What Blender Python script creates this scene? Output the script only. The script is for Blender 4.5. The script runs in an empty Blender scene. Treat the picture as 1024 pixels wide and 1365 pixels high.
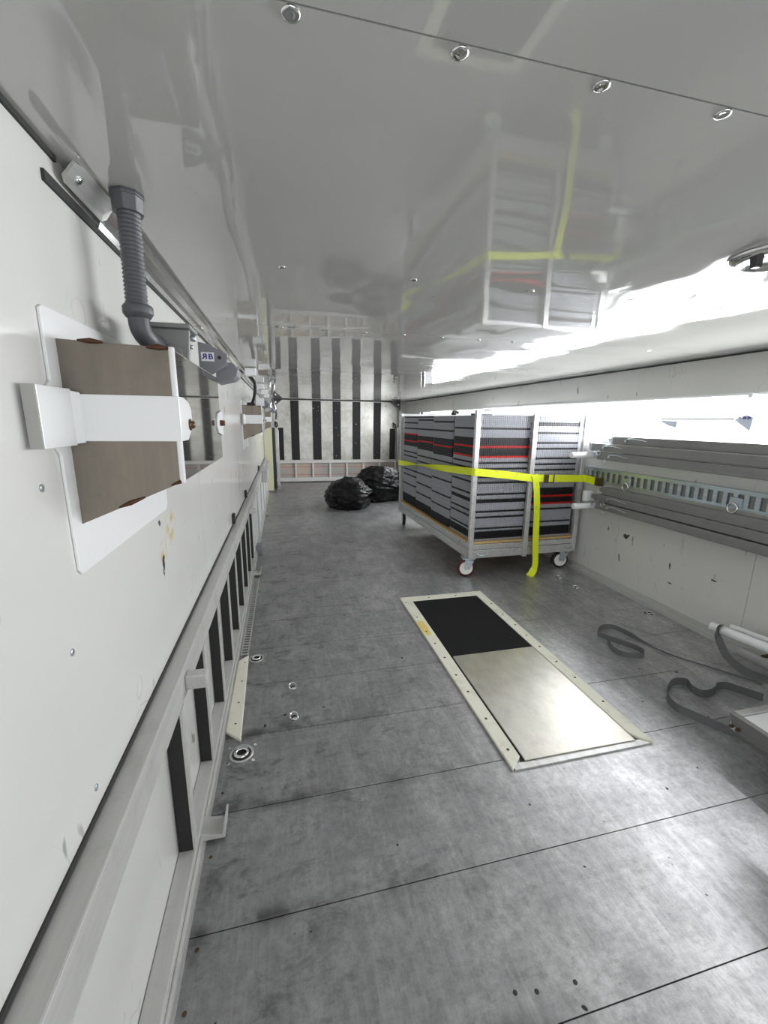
import bpy, bmesh, math, random
from mathutils import Vector, Matrix, noise
random.seed(7)
C = bpy.context.scene.collection
S = bpy.context.scene
R = math.radians
# ------------------------------------------------------------------ camera
FPX, YAW, PITCH, ROLL, CAMZ = 553.65, R(13.587), R(12.376), R(0.7765), 1.1
f_ = Vector((math.sin(YAW)*math.cos(PITCH), math.cos(YAW)*math.cos(PITCH), -math.sin(PITCH)))
r0 = Vector((math.cos(YAW), -math.sin(YAW), 0)); u0 = r0.cross(f_)
r_ = math.cos(ROLL)*r0 + math.sin(ROLL)*u0; u_ = -math.sin(ROLL)*r0 + math.cos(ROLL)*u0
cam = bpy.data.cameras.new('camera'); co = bpy.data.objects.new('camera', cam); C.objects.link(co)
mw = Matrix((r_, u_, -f_)).transposed().to_4x4(); mw.translation = (0, 0, CAMZ); co.matrix_world = mw
cam.sensor_fit = 'VERTICAL'; cam.sensor_height = 24; cam.lens = FPX/1365*24; cam.clip_start = .02
S.camera = co
# ------------------------------------------------------------------ light
w = bpy.data.worlds.new('sky'); S.world = w; w.use_nodes = True
w.node_tree.nodes['Background'].inputs[0].default_value = (.92, .96, 1, 1)
w.node_tree.nodes['Background'].inputs[1].default_value = 1.0
def area(name, loc, rot, sx, sy, power, col):
    l = bpy.data.lights.new(name, 'AREA'); l.shape = 'RECTANGLE'; l.size = sx; l.size_y = sy
    l.energy = power; l.color = col
    o = bpy.data.objects.new(name, l); C.objects.link(o); o.location = loc; o.rotation_euler = rot
    return o
area('daylight_through_side_opening', (2.42, 3.45, 1.16), (0, R(90), 0), .62, 6.6, 300, (.97, .985, 1))
area('added_rear_fill', (.95, -1.75, .75), (R(90), 0, 0), 2.5, 1.45, 12, (1, .985, .96))  # fill lamp added behind the camera, no such source is seen
S.view_settings.view_transform = 'Standard'; S.view_settings.look = 'None'
S.view_settings.exposure = 0.3; S.view_settings.gamma = 1; S.view_settings.use_curve_mapping = False
# ------------------------------------------------------------------ materials
def mat(name, col, rough=.5, metal=0, spec=.5, coat=0):
    m = bpy.data.materials.new(name); m.use_nodes = True
    b = m.node_tree.nodes['Principled BSDF']
    b.inputs['Base Color'].default_value = (*col, 1); b.inputs['Roughness'].default_value = rough
    b.inputs['Metallic'].default_value = metal; b.inputs['Specular IOR Level'].default_value = spec
    b.inputs['Coat Weight'].default_value = coat
    return m
class N:
    """small node graph helper"""
    def __init__(s, m): s.m = m; s.t = m.node_tree; s.b = s.t.nodes['Principled BSDF']; s.pos = s.n('ShaderNodeNewGeometry').outputs['Position']
    def n(s, k, **kw):
        x = s.t.nodes.new(k)
        for a, v in kw.items(): setattr(x, a, v)
        return x
    def l(s, a, b): s.t.links.new(a, b)
    def mapping(s, scale=(1,1,1), loc=(0,0,0), rot=(0,0,0)):
        x = s.n('ShaderNodeMapping'); s.l(s.pos, x.inputs[0]); x.inputs['Scale'].default_value = scale
        x.inputs['Location'].default_value = loc; x.inputs['Rotation'].default_value = rot; return x.outputs[0]
    def noise(s, scale, detail=4, rough=.55, vec=None, dist=0):
        x = s.n('ShaderNodeTexNoise'); s.l(vec or s.pos, x.inputs['Vector']); x.inputs['Scale'].default_value = scale
        x.inputs['Detail'].default_value = detail; x.inputs['Roughness'].default_value = rough; x.inputs['Distortion'].default_value = dist
        return x.outputs[0]
    def ramp(s, v, *stops):
        x = s.n('ShaderNodeValToRGB'); s.l(v, x.inputs[0]); e = x.color_ramp.elements
        while len(e) < len(stops): e.new(.5)
        for i, (p, c) in enumerate(stops):
            e[i].position = p; c = (c, c, c) if not isinstance(c, tuple) else c; e[i].color = (*c, 1)
        return x.outputs[0]
    def mix(s, fac, a, b, mode='MIX'):
        x = s.n('ShaderNodeMix', data_type='RGBA', blend_type=mode)
        for sock, v in ((x.inputs[0], fac), (x.inputs[6], a), (x.inputs[7], b)):
            if isinstance(v, (int, float)): sock.default_value = v
            elif isinstance(v, tuple): sock.default_value = (*v, 1)
            else: s.l(v, sock)
        return x.outputs[2]
    def math(s, op, a, b=None):
        x = s.n('ShaderNodeMath', operation=op)
        for i, v in enumerate((a, b)):
            if v is None: continue
            if isinstance(v, (int, float)): x.inputs[i].default_value = v
            else: s.l(v, x.inputs[i])
        return x.outputs[0]
    def blob(s, centre, rad, soft=.35, wob=.5, ns=14):
        """1 inside an uneven ellipsoid patch (a stain with its own shape)"""
        v = s.n('ShaderNodeVectorMath', operation='SUBTRACT'); s.l(s.pos, v.inputs[0]); v.inputs[1].default_value = centre
        d = s.n('ShaderNodeVectorMath', operation='DIVIDE'); s.l(v.outputs[0], d.inputs[0]); d.inputs[1].default_value = rad
        ln = s.n('ShaderNodeVectorMath', operation='LENGTH'); s.l(d.outputs[0], ln.inputs[0])
        k = s.math('ADD', ln.outputs[1] if len(ln.outputs) > 1 else ln.outputs[0], s.math('MULTIPLY', s.math('SUBTRACT', s.noise(ns, 3), .5), wob*4))
        return s.ramp(k, (max(0, .8-soft), 1.), (.8, 0.))
    def bump(s, h, strength, dist=.02):
        x = s.n('ShaderNodeBump'); s.l(h, x.inputs['Height']); x.inputs['Strength'].default_value = strength
        x.inputs['Distance'].default_value = dist; s.l(x.outputs[0], s.b.inputs['Normal']); return x
def scuffed(name, base, rough=.3, spec=.5, dirt=.5, stain=None, dents=()):
    m = mat(name, base, rough, 0, spec); g = N(m)
    big = g.noise(1.3, 3); c = g.mix(g.ramp(big, (.35, 0.), (.75, 1.)), base, tuple(x*.93 for x in base))
    # short dark scuffs and specks
    sp = g.noise(16, 2, vec=g.mapping((1, 1, .45)))
    c = g.mix(g.ramp(sp, (.70, 0.), (.725, dirt*.8)), c, (.2, .195, .18))
    st = g.noise(5, 5, .7, vec=g.mapping((1, 1.6, .35), rot=(.5, 0, 0)), dist=.6)
    c = g.mix(g.ramp(st, (.63, 0.), (.74, dirt*.6)), c, (.22, .21, .19))
    hair = g.math('ABSOLUTE', g.math('SUBTRACT', g.noise(3.2, 3, .6), .5))
    c = g.mix(g.math('MULTIPLY', g.ramp(hair, (0., dirt*.55), (.004, 0.)), g.ramp(g.noise(4.1, 2), (.57, 0.), (.62, 1.))), c, (.28, .27, .24))
    if stain:
        for ce, ra in stain:
            k = g.math('MULTIPLY', g.blob(ce, ra, .5, .35), g.ramp(g.noise(38, 3), (.45, 0.), (.6, .75)))
            c = g.mix(k, c, (.62, .47, .12))
    for ce, ra in dents:
        c = g.mix(g.blob(ce, ra, .15, .7, 45), c, (.05, .05, .05))
    g.l(c, g.b.inputs['Base Color'])
    g.bump(g.noise(1.6, 2), .12, .02)
    return m
M = {}
M['wall'] = scuffed('white wall panel', (.72, .72, .70), .16, .5, .8, stain=[((-.29, 1.13, .83), (.1, .07, .07)), ((-.29, 1.06, .78), (.1, .05, .05))],
                    dents=[((-.29, 1.045, .755), (.03, .012, .03)), ((-.29, 1.04, .86), (.03, .01, .008))])
M['wallr'] = scuffed('white wall panel right', (.66, .66, .63), .3, .5, 1.0, dents=[((2.18, 2.2, .376), (.03, .03, .024)), ((2.18, 1.6, .3), (.03, .022, .007)), ((2.18, 1.86, .3), (.03, .007, .028)), ((2.18, 1.84, .19), (.03, .022, .006)), ((2.18, 2.36, .39), (.03, .006, .03))])
# ceiling: glossy painted sheet, slightly wavy, panel joints
m = mat('glossy ceiling sheet', (.48, .48, .46), .04, 0, .9); g = N(m)
c = g.mix(g.ramp(g.noise(1.1, 3), (.3, 0.), (.7, 1.)), (.50, .50, .475), (.455, .455, .435))
c = g.mix(g.ramp(g.noise(20, 2), (.77, 0.), (.8, .6)), c, (.2, .2, .19))
g.l(c, g.b.inputs['Base Color'])
g.b.inputs['IOR'].default_value = 1.75
g.l(g.ramp(g.noise(3, 3), (.3, .02), (.8, .06)), g.b.inputs['Roughness'])
g.bump(g.noise(1.25, 1.5, .4, vec=g.mapping((1, 1.7, 1)), dist=.5), .13, .05)
M['ceil'] = m
# floor: worn milled aluminium
m = mat('worn aluminium floor', (.5, .5, .5), .35, .65); g = N(m)
base = g.mix(g.ramp(g.noise(1.7, 6, .65), (.3, 0.), (.7, 1.)), (.44, .44, .45), (.68, .68, .695))
mid = g.noise(9, 6, .72, vec=g.mapping((1, .55, 1), rot=(0, 0, .5)), dist=.3)
base = g.mix(g.ramp(mid, (.35, .55), (.62, 0.)), base, (.25, .25, .26))
base = g.mix(g.ramp(mid, (.5, .0), (.68, .5)), base, (.70, .70, .71))
base = g.mix(g.ramp(g.noise(45, 6, .8), (.42, .0), (.66, .6)), base, (.22, .22, .22))
gr = g.noise(60, 6, .8, vec=g.mapping((1, .06, 1), rot=(0, 0, .12)))
base = g.mix(g.ramp(gr, (.5, 0.), (.68, .42)), base, (.72, .72, .74))
gr2 = g.noise(42, 6, .8, vec=g.mapping((.07, 1, 1), rot=(0, 0, .35)))
base = g.mix(g.ramp(gr2, (.5, 0.), (.68, .28)), base, (.22, .22, .23))
dk = g.noise(7.5, 5, .75, vec=g.mapping((1, 1.5, 1)), dist=.5)
# left half and seams are dirtier; weaker light there is also painted dark
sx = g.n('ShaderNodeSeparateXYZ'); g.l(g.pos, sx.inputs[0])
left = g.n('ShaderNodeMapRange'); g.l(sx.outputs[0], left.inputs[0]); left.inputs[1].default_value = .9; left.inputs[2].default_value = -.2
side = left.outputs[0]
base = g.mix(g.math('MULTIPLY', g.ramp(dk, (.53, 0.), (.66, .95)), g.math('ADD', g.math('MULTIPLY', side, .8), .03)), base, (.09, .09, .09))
base = g.mix(g.math('MULTIPLY', side, .46), base, (.2, .2, .205))  # left side darkened in the colour for weaker light
base = g.mix(g.ramp(g.noise(22, 2), (.728, 0.), (.745, 1.)), base, (.04, .04, .04))
# curved wheel tracks
for (cx, cy, rr) in ((2.35, 2.0, .58), (2.5, 1.9, .78), (1.1, 4.4, .9)):
    v = g.n('ShaderNodeVectorMath', operation='DISTANCE'); g.l(g.pos, v.inputs[0]); v.inputs[1].default_value = (cx, cy, 0)
    k = g.math('ABSOLUTE', g.math('SUBTRACT', v.outputs['Value'], rr))
    base = g.mix(g.math('MULTIPLY', g.ramp(k, (0., .6), (.014, 0.)), g.ramp(g.noise(4, 3), (.42, 0.), (.6, .8))), base, (.15, .15, .16))
# dirt collected along the plate joints
for sy in (.46, .755, 1.049, 1.345):
    k = g.math('ABSOLUTE', g.math('SUBTRACT', sx.outputs[1], sy+.008))
    base = g.mix(g.math('MULTIPLY', g.math('MULTIPLY', g.ramp(k, (0., 1.), (.035, 0.)), g.ramp(g.noise(9, 4), (.45, 0.), (.62, .9))), side), base, (.07, .07, .07))
g.l(base, g.b.inputs['Base Color'])
g.l(g.ramp(g.noise(4, 6, .7), (.3, .29), (.75, .46)), g.b.inputs['Roughness'])
g.bump(g.math('ADD', g.noise(70, 3), g.math('MULTIPLY', g.noise(2.5, 2), 2.)), .10, .004)
M['floor'] = m
def brushed(name, col, rough=.35, metal=.9, amt=.25, scale=50, stretch=(1, .05, 1)):
    m = mat(name, col, rough, metal); g = N(m)
    n_ = g.noise(scale, 4, .7, vec=g.mapping(stretch))
    c = g.mix(g.ramp(n_, (.35, 0.), (.7, 1.)), col, tuple(x*(1-amt) for x in col))
    c = g.mix(g.ramp(g.noise(9, 4, .7), (.55, 0.), (.75, .5)), c, tuple(x*.6 for x in col))
    g.l(c, g.b.inputs['Base Color']); g.bump(n_, .06, .002); return m
M['alu'] = brushed('aluminium extrusion', (.66, .66, .65), .34, .55)
M['alubeam'] = brushed('grey anodised beam', (.24, .235, .23), .5, .3, .12)
M['rail'] = brushed('painted rail', (.55, .55, .53), .42, .15, .12)
M['plate'] = brushed('lift plate', (.60, .58, .525), .31, .78, .2, 12, (1, .6, 1))
M['steel'] = brushed('stained stainless steel', (.21, .185, .155), .36, .7, .22, 22, (1, 1, .12))
M['mirror'] = mat('polished dark door', (.36, .35, .33), .035, .92)
M['chrome'] = mat('bright chrome', (.8, .8, .8), .13, 1)
M['zinc'] = brushed('zinc steel', (.55, .62, .66), .3, .8)
M['white'] = mat('white gloss paint', (.86, .87, .88), .22)
M['greyedge'] = mat('grey sealant', (.4, .4, .38), .5)
M['plasticgrey'] = mat('slate grey plastic', (.085, .09, .10), .42)
M['boxgrey'] = mat('mid grey plastic box', (.25, .255, .25), .42)
M['brgrey'] = mat('bracket grey plastic', (.22, .225, .25), .45)
M['black'] = mat('black rubber', (.012, .012, .012), .6)
M['blackgloss'] = mat('black enamel', (.02, .02, .02), .3)
M['rust'] = mat('rusty weld', (.09, .035, .015), .6, .3)
M['dark'] = mat('dark joint', (.03, .03, .03), .7)
M['sticker'] = mat('white sticker', (.85, .86, .9), .4)
M['navy'] = mat('navy ink', (.02, .02, .22), .4)
M['yellow'] = mat('fluorescent yellow webbing', (.78, .88, .02), .6)
M['webgrey'] = mat('grey webbing', (.125, .125, .13), .7)
M['brown'] = mat('tarnished buckle', (.10, .065, .035), .4, .6)
M['wheelw'] = mat('white nylon wheel', (.85, .84, .8), .4)
M['tyrered'] = mat('dark red tyre', (.09, .008, .01), .5)
M['wood'] = mat('plywood edge', (.55, .38, .16), .6)
M['cream'] = mat('cream plastic strip', (.74, .73, .60), .45)
M['paleyellow'] = mat('pale yellow board', (.72, .72, .50), .45)
M['palelamp'] = mat('pale blue housing', (.55, .60, .72), .4)
for k, c in (('tilegrey', (.43, .445, .48)), ('tileblack', (.012, .012, .015)), ('tilered', (.75, .02, .015))): M[k] = mat(k.replace('tile', 'tile '), c, .45)
m = M['cream']; g = N(m)
c = g.mix(g.ramp(g.noise(14, 5, .7), (.5, 0.), (.75, .5)), (.76, .755, .64), (.45, .43, .33))
c = g.mix(g.math('MULTIPLY', g.blob((.70, 1.95, .02), (.035, .13, .05), .2, .2, 40), .8), c, (.75, .55, .08)); g.l(c, g.b.inputs['Base Color'])
m = M['yellow']; g = N(m); g.l(g.mix(g.ramp(g.noise(45, 4), (.6, 0.), (.75, .45)), (.78, .88, .02), (.3, .34, .02)), g.b.inputs['Base Color'])
m = mat('worn bulkhead sheet', (.7, .69, .65), .35, .15); g = N(m)
c = g.mix(g.ramp(g.noise(3, 6, .75), (.4, 0.), (.65, 1.)), (.76, .755, .72), (.50, .49, .44))
c = g.mix(g.ramp(g.noise(13, 4, .7), (.62, 0.), (.7, .7)), c, (.22, .19, .14)); g.l(c, g.b.inputs['Base Color']); M['bulk'] = m
m = mat('black grip strip', (.015, .015, .015), .65); g = N(m)
g.l(g.mix(g.ramp(g.noise(22, 3), (.68, 0.), (.72, 1.)), (.015, .015, .015), (.5, .5, .48)), g.b.inputs['Base Color']); M['grip'] = m
m = mat('black bin liner plastic', (.005, .005, .006), .42, 0, .25); g = N(m); g.bump(g.noise(7, 3, .5, dist=1.2), .3, .03); M['bag'] = m
m = mat('black foam mat', (.008, .008, .009), .9, 0, .2); g = N(m)
g.l(g.mix(g.ramp(g.noise(35, 2), (.76, 0.), (.78, 1.)), (.012, .012, .013), (.35, .35, .3)), g.b.inputs['Base Color']); M['mat'] = m
# ------------------------------------------------------------------ mesh helpers
class MB:
    def __init__(s): s.bm = bmesh.new(); s.mats = []
    def mi(s, m):
        if m is None: return 0
        if m not in s.mats: s.mats.append(m)
        return s.mats.index(m)
    def hexa(s, P, m=None):
        v = [s.bm.verts.new(p) for p in P]; k = s.mi(m)
        for f in ((0,3,2,1), (4,5,6,7), (0,1,5,4), (1,2,6,5), (2,3,7,6), (3,0,4,7)): s.bm.faces.new([v[i] for i in f]).material_index = k
        return s
    def box(s, x0, x1, y0, y1, z0, z1, m=None):
        return s.hexa([(x0,y0,z0),(x1,y0,z0),(x1,y1,z0),(x0,y1,z0),(x0,y0,z1),(x1,y0,z1),(x1,y1,z1),(x0,y1,z1)], m)
    def prism(s, pts, vec, m=None):
        k = s.mi(m); vec = Vector(vec)
        a = [s.bm.verts.new(p) for p in pts]; b = [s.bm.verts.new(Vector(p)+vec) for p in pts]; n = len(pts)
        s.bm.faces.new(a).material_index = k; s.bm.faces.new(b[::-1]).material_index = k
        for i in range(n): s.bm.faces.new([a[(i+1) % n], a[i], b[i], b[(i+1) % n]]).material_index = k
        return s
    def lathe(s, p, axis, prof, n=20, m=None):
        """prof = [(distance along the axis, radius)]"""
        k = s.mi(m); p = Vector(p); ax = Vector(axis).normalized(); u = ax.orthogonal().normalized(); v = ax.cross(u); rings = []
        for t, r in prof: rings.append([s.bm.verts.new(p+ax*t+(u*math.cos(2*math.pi*i/n)+v*math.sin(2*math.pi*i/n))*r) for i in range(n)])
        for a, b in zip(rings, rings[1:]):
            for i in range(n): f = s.bm.faces.new([a[i], a[(i+1) % n], b[(i+1) % n], b[i]]); f.material_index = k; f.smooth = True
        s.bm.faces.new(rings[0][::-1]).material_index = k; s.bm.faces.new(rings[-1]).material_index = k
        return s
    def cyl(s, a, b, r, n=18, m=None):
        d = Vector(b)-Vector(a); e = min(r*.18, d.length*.2)
        return s.lathe(a, d, [(0, r-e), (e, r), (d.length-e, r), (d.length, r-e)], n, m)
    def tube(s, pts, r, n=10, closed=False, m=None):
        k = s.mi(m); P = [Vector(p) for p in pts]; L = len(P); rings = []; up = None
        for i in range(L):
            if closed: t = P[(i+1) % L]-P[i-1]
            else: t = P[min(i+1, L-1)]-P[max(i-1, 0)]
            t.normalize()
            up = t.orthogonal().normalized() if up is None else (up-t*up.dot(t)).normalized()
            v = t.cross(up); rr = r[i] if isinstance(r, (list, tuple)) else r
            rings.append([s.bm.verts.new(P[i]+(up*math.cos(2*math.pi*j/n)+v*math.sin(2*math.pi*j/n))*rr) for j in range(n)])
        rng = range(L if closed else L-1)
        for i in rng:
            a, b = rings[i], rings[(i+1) % L]
            for j in range(n): f = s.bm.faces.new([a[j], a[(j+1) % n], b[(j+1) % n], b[j]]); f.material_index = k; f.smooth = True
        if not closed: s.bm.faces.new(rings[0][::-1]).material_index = k; s.bm.faces.new(rings[-1]).material_index = k
        return s
    def ribbon(s, pts, wid, th=.0025, m=None):
        """pts = [(centre, width direction)], a flat strap with real thickness"""
        k = s.mi(m); P = [(Vector(p), Vector(q).normalized()) for p, q in pts]; R_ = []
        for i, (p, q) in enumerate(P):
            t = P[min(i+1, len(P)-1)][0]-P[max(i-1, 0)][0]; t.normalize(); q = (q-t*q.dot(t)).normalized(); n = t.cross(q)
            W = wid[i] if isinstance(wid, list) else wid
            R_.append([s.bm.verts.new(p+q*a*W/2+n*b*th/2) for a, b in ((-1,-1), (1,-1), (1,1), (-1,1))])
        for a, b in zip(R_, R_[1:]):
            for j in range(4): f = s.bm.faces.new([a[j], a[(j+1) % 4], b[(j+1) % 4], b[j]]); f.material_index = k; f.smooth = False
        s.bm.faces.new(R_[0][::-1]); s.bm.faces.new(R_[-1]); return s
    def build(s, name, material=None, parent=None, bevel=0, loc=None):
        bmesh.ops.recalc_face_normals(s.bm, faces=s.bm.faces[:])
        me = bpy.data.meshes.new(name); s.bm.to_mesh(me); s.bm.free()
        if s.mats and material is None:
            for q in s.mats: me.materials.append(q)
        else: me.materials.append(material)
        o = bpy.data.objects.new(name, me); C.objects.link(o)
        if parent: o.parent = parent
        if loc: o.location = loc
        if bevel:
            b = o.modifiers.new('bevel', 'BEVEL'); b.width = bevel; b.segments = 2; b.limit_method = 'ANGLE'
        return o
def tag(o, label=None, cat=None, group=None, kind=None):
    for k, v in (('label', label), ('category', cat), ('group', group), ('kind', kind)):
        if v: o[k] = v
    return o
def empty(name, loc=(0,0,0), label=None, cat=None, group=None, rz=0):
    o = bpy.data.objects.new(name, None); C.objects.link(o); o.location = loc; o.rotation_euler = (0, 0, rz); o.empty_display_size = .05
    return tag(o, label, cat, group)
def letters(items, size, offset):
    """one mesh from single characters: (character, x, 1 or -1 when it reads mirrored)"""
    bm = bmesh.new()
    for ch, x, sg in items:
        txt = bpy.data.curves.new('lettering', 'FONT'); txt.body = ch; txt.size = size; txt.extrude = .0003; txt.align_x = 'CENTER'; txt.align_y = 'CENTER'; txt.offset = offset
        tmp = bpy.data.objects.new('tmp', txt); C.objects.link(tmp); bpy.context.view_layer.update()
        me = bpy.data.meshes.new_from_object(tmp.evaluated_get(bpy.context.evaluated_depsgraph_get())); bpy.data.objects.remove(tmp)
        for v in me.vertices: v.co.x = x+sg*v.co.x
        bm.from_mesh(me); bpy.data.meshes.remove(me)
    bmesh.ops.recalc_face_normals(bm, faces=bm.faces[:])
    me = bpy.data.meshes.new('lettering'); bm.to_mesh(me); bm.free(); me.materials.append(M['navy'])
    for p in me.polygons: p.material_index = 0
    return me
def struct(o): o['kind'] = 'structure'; return o
def smooth(pts, n=6):
    """Catmull-Rom through the points"""
    P = [Vector(p) for p in pts]; out = []
    for i in range(len(P)-1):
        a, b, c_, d = P[max(i-1, 0)], P[i], P[i+1], P[min(i+2, len(P)-1)]
        for j in range(n):
            t = j/n; out.append(.5*((2*b)+(-a+c_)*t+(2*a-5*b+4*c_-d)*t*t+(-a+3*b-3*c_+d)*t**3))
    out.append(P[-1]); return out
def rel(root, o):
    """parent o (built in world coordinates) to root placed elsewhere"""
    o.parent = root; o.matrix_parent_inverse = Matrix.Translation(root.location).inverted() if not root.rotation_euler.z else (Matrix.Translation(root.location) @ Matrix.Rotation(root.rotation_euler.z, 4, 'Z')).inverted(); return o
ORD = ['first','second','third','fourth','fifth','sixth','seventh','eighth','ninth','tenth','eleventh','twelfth','thirteenth','fourteenth','fifteenth','sixteenth','seventeenth','eighteenth','nineteenth']
TENS = {2:'twenty', 3:'thirty', 4:'forty', 5:'fifty', 6:'sixty'}
TENTH = {2:'twentieth', 3:'thirtieth', 4:'fortieth', 5:'fiftieth', 6:'sixtieth'}
def nth(n):
    if n <= 19: return ORD[n-1]
    return TENTH[n//10] if n % 10 == 0 else TENS[n//10]+'-'+ORD[n % 10-1]
# ------------------------------------------------------------------ setting
XL, XR, YB, ZC, Y0 = -.29, 2.18, 7.6, 1.445, -1.5
mb = MB()
# floor built as planks with thin real joints
seams = [Y0, -1.02, -.72, -.425, -.13, .165, .46, .755, 1.049, 1.345, 1.64, 1.93, 2.22, 2.81, 3.4, 4.0, 4.9, 6.0, 7.9]
for a, b in zip(seams, seams[1:]): mb.box(-.4, 2.35, a+.0013, b-.0013, -.03, 0, M['floor'])
mb.box(-.45, 2.4, Y0, 7.9, -.09, -.031, M['dark'])
struct(mb.build('floor'))
mb = MB(); cs = [Y0, -.85, .444, 1.738, 3.03, 4.33, 5.62, 7.9]
for a, b in zip(cs, cs[1:]): mb.box(-.4, 2.35, a+.0012, b-.0012, ZC, ZC+.03, M['ceil'])
mb.box(-.45, 2.4, Y0, 7.9, ZC+.031, ZC+.08, M['dark'])
struct(mb.build('ceiling'))
mb = MB()
ls = [Y0, -1.08, .25, 1.545, 2.86, 4.17, 5.48, 6.8, 7.9]
for a, b in zip(ls, ls[1:]): mb.box(XL-.05, XL, a+.001, b-.001, -.02, ZC+.01, M['wall'])
mb.box(XL-.09, XL-.051, Y0, 7.9, -.02, ZC+.02, M['dark'])
struct(mb.build('wall_left'))
# right wall: long side opening high up
SY0, SY1, SZ0, SZ1 = .35, 6.6, .985, 1.243
mb = MB(); rs = [Y0, .55, 1.428, 2.27, 3.5, 4.8, 6.1, 7.9]
for a, b in zip(rs, rs[1:]):
    a1, b1 = a+.001, b-.001
    lo, hi = max(a1, SY0), min(b1, SY1)
    if hi <= lo: mb.box(XR, XR+.05, a1, b1, -.02, ZC+.01, M['wallr']); continue
    mb.box(XR, XR+.05, a1, b1, -.02, SZ0, M['wallr']); mb.box(XR, XR+.05, a1, b1, SZ1, ZC+.01, M['wallr'])
    if a1 < SY0: mb.box(XR, XR+.05, a1, SY0, SZ0, SZ1, M['wallr'])
    if b1 > SY1: mb.box(XR, XR+.05, SY1, b1, SZ0, SZ1, M['wallr'])
mb.box(XR+.051, XR+.08, Y0, 7.9, -.02, SZ0, M['dark']); mb.box(XR+.051, XR+.08, Y0, 7.9, SZ1, ZC+.02, M['dark'])
struct(mb.build('wall_right'))
# far bulkhead with grip strips
M['railw'] = mat('white rail paint', (.74, .74, .72), .4)
bk = struct(empty('door_1', (.95, YB, 0)))
rel(bk, MB().box(-.34, 2.23, YB, YB+.06, -.02, ZC+.01).build('bulkhead_panel', M['bulk']))
for x0, x1, zt in ((.14, .28, ZC-.02), (.515, .665, ZC-.02), (.873, 1.015, ZC-.02), (1.228, 1.373, ZC-.02), (1.615, 1.753, ZC-.02), (-.082, .007, .96), (1.925, 2.03, .96)):
    rel(bk, MB().box(x0, x1, YB-.006, YB, .40, zt).build('grip_strip', M['grip']))
tag_b = empty('ladder_rail', (.95, YB-.03, 0), 'low white ladder-like aluminium rail across the foot of the striped far wall', 'rail')
mb = MB().box(-.14, 2.1, YB-.06, YB-.02, .345, .395).build('top_rail', M['railw'], None, .004); rel(tag_b, mb)
rel(tag_b, MB().box(-.14, 2.1, YB-.06, YB-.02, .02, .085).build('bottom_rail', M['railw'], None, .004))
for i in range(8): x = -.12+i*.305; rel(tag_b, MB().box(x, x+.03, YB-.055, YB-.02, .085, .345).build('upright', M['railw']))
M['redband'] = mat('faded red stripes', (.5, .42, .36), .5); g = N(M['redband'])
sx = g.n('ShaderNodeSeparateXYZ'); g.l(g.pos, sx.inputs[0])
for z in (.14, .26):
    pass
k1 = g.math('LESS_THAN', g.math('ABSOLUTE', g.math('SUBTRACT', sx.outputs[2], .135)), .007); k2 = g.math('LESS_THAN', g.math('ABSOLUTE', g.math('SUBTRACT', sx.outputs[2], .275)), .007)
c = g.mix(g.ramp(g.noise(2.2, 4), (.4, 0.), (.6, 1.)), (.42, .41, .39), (.56, .47, .40))
c = g.mix(g.math('MULTIPLY', g.math('MAXIMUM', k1, k2), .55), c, (.5, .08, .05)); g.l(c, g.b.inputs['Base Color'])
rel(tag_b, MB().box(-.12, 2.08, YB-.02, YB-.004, .085, .345).build('infill_panel', M['redband']))
# corner posts and trims of the far end
struct(MB().box(-.34, 2.2, YB-.012, YB-.0005, ZC-.013, ZC).build('trim_8', M['dark']))
struct(MB().box(2.07, 2.18, YB-.14, YB-.002, 0, ZC).box(2.04, 2.07, YB-.1, YB-.02, .35, .98).build('trim_1', M['alu']))
struct(MB().box(-.28, -.145, YB-.2, YB-.002, 0, ZC).build('trim_2', M['rail']))
struct(MB().box(XR-.035, XR, Y0+.02, 7.4, 0, .022).box(XR-.012, XR, Y0+.02, 7.4, .022, .05).build('baseboard_right', M['rail']))
struct(MB().box(XR-.004, XR, Y0+.1, 7.4, ZC-.008, ZC).build('trim_3', M['dark']))
struct(MB().box(XL, XL+.004, Y0+.1, .74, ZC-.008, ZC).box(XL, XL+.004, .70, 7.4, 1.397, 1.411).build('trim_4', M['dark']))
struct(MB().box(XL, XL+.003, Y0+.1, 7.3, .5225, .531).build('trim_5', M['dark']))
struct(MB().box(-.25, -.238, Y0+.1, 7.3, 0, .012).build('trim_6', M['alu']))
# side opening frame
struct(MB().box(XR-.008, XR+.06, SY0-.015, SY1+.015, SZ1, SZ1+.012).box(XR-.004, XR+.06, SY1, SY1+.015, SZ0, SZ1).box(XR-.004, XR+.06, SY0-.015, SY0, SZ0, SZ1).box(XR-.004, XR+.06, SY0, SY1, SZ0-.012, SZ0).build('window_1', M['white']))
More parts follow.
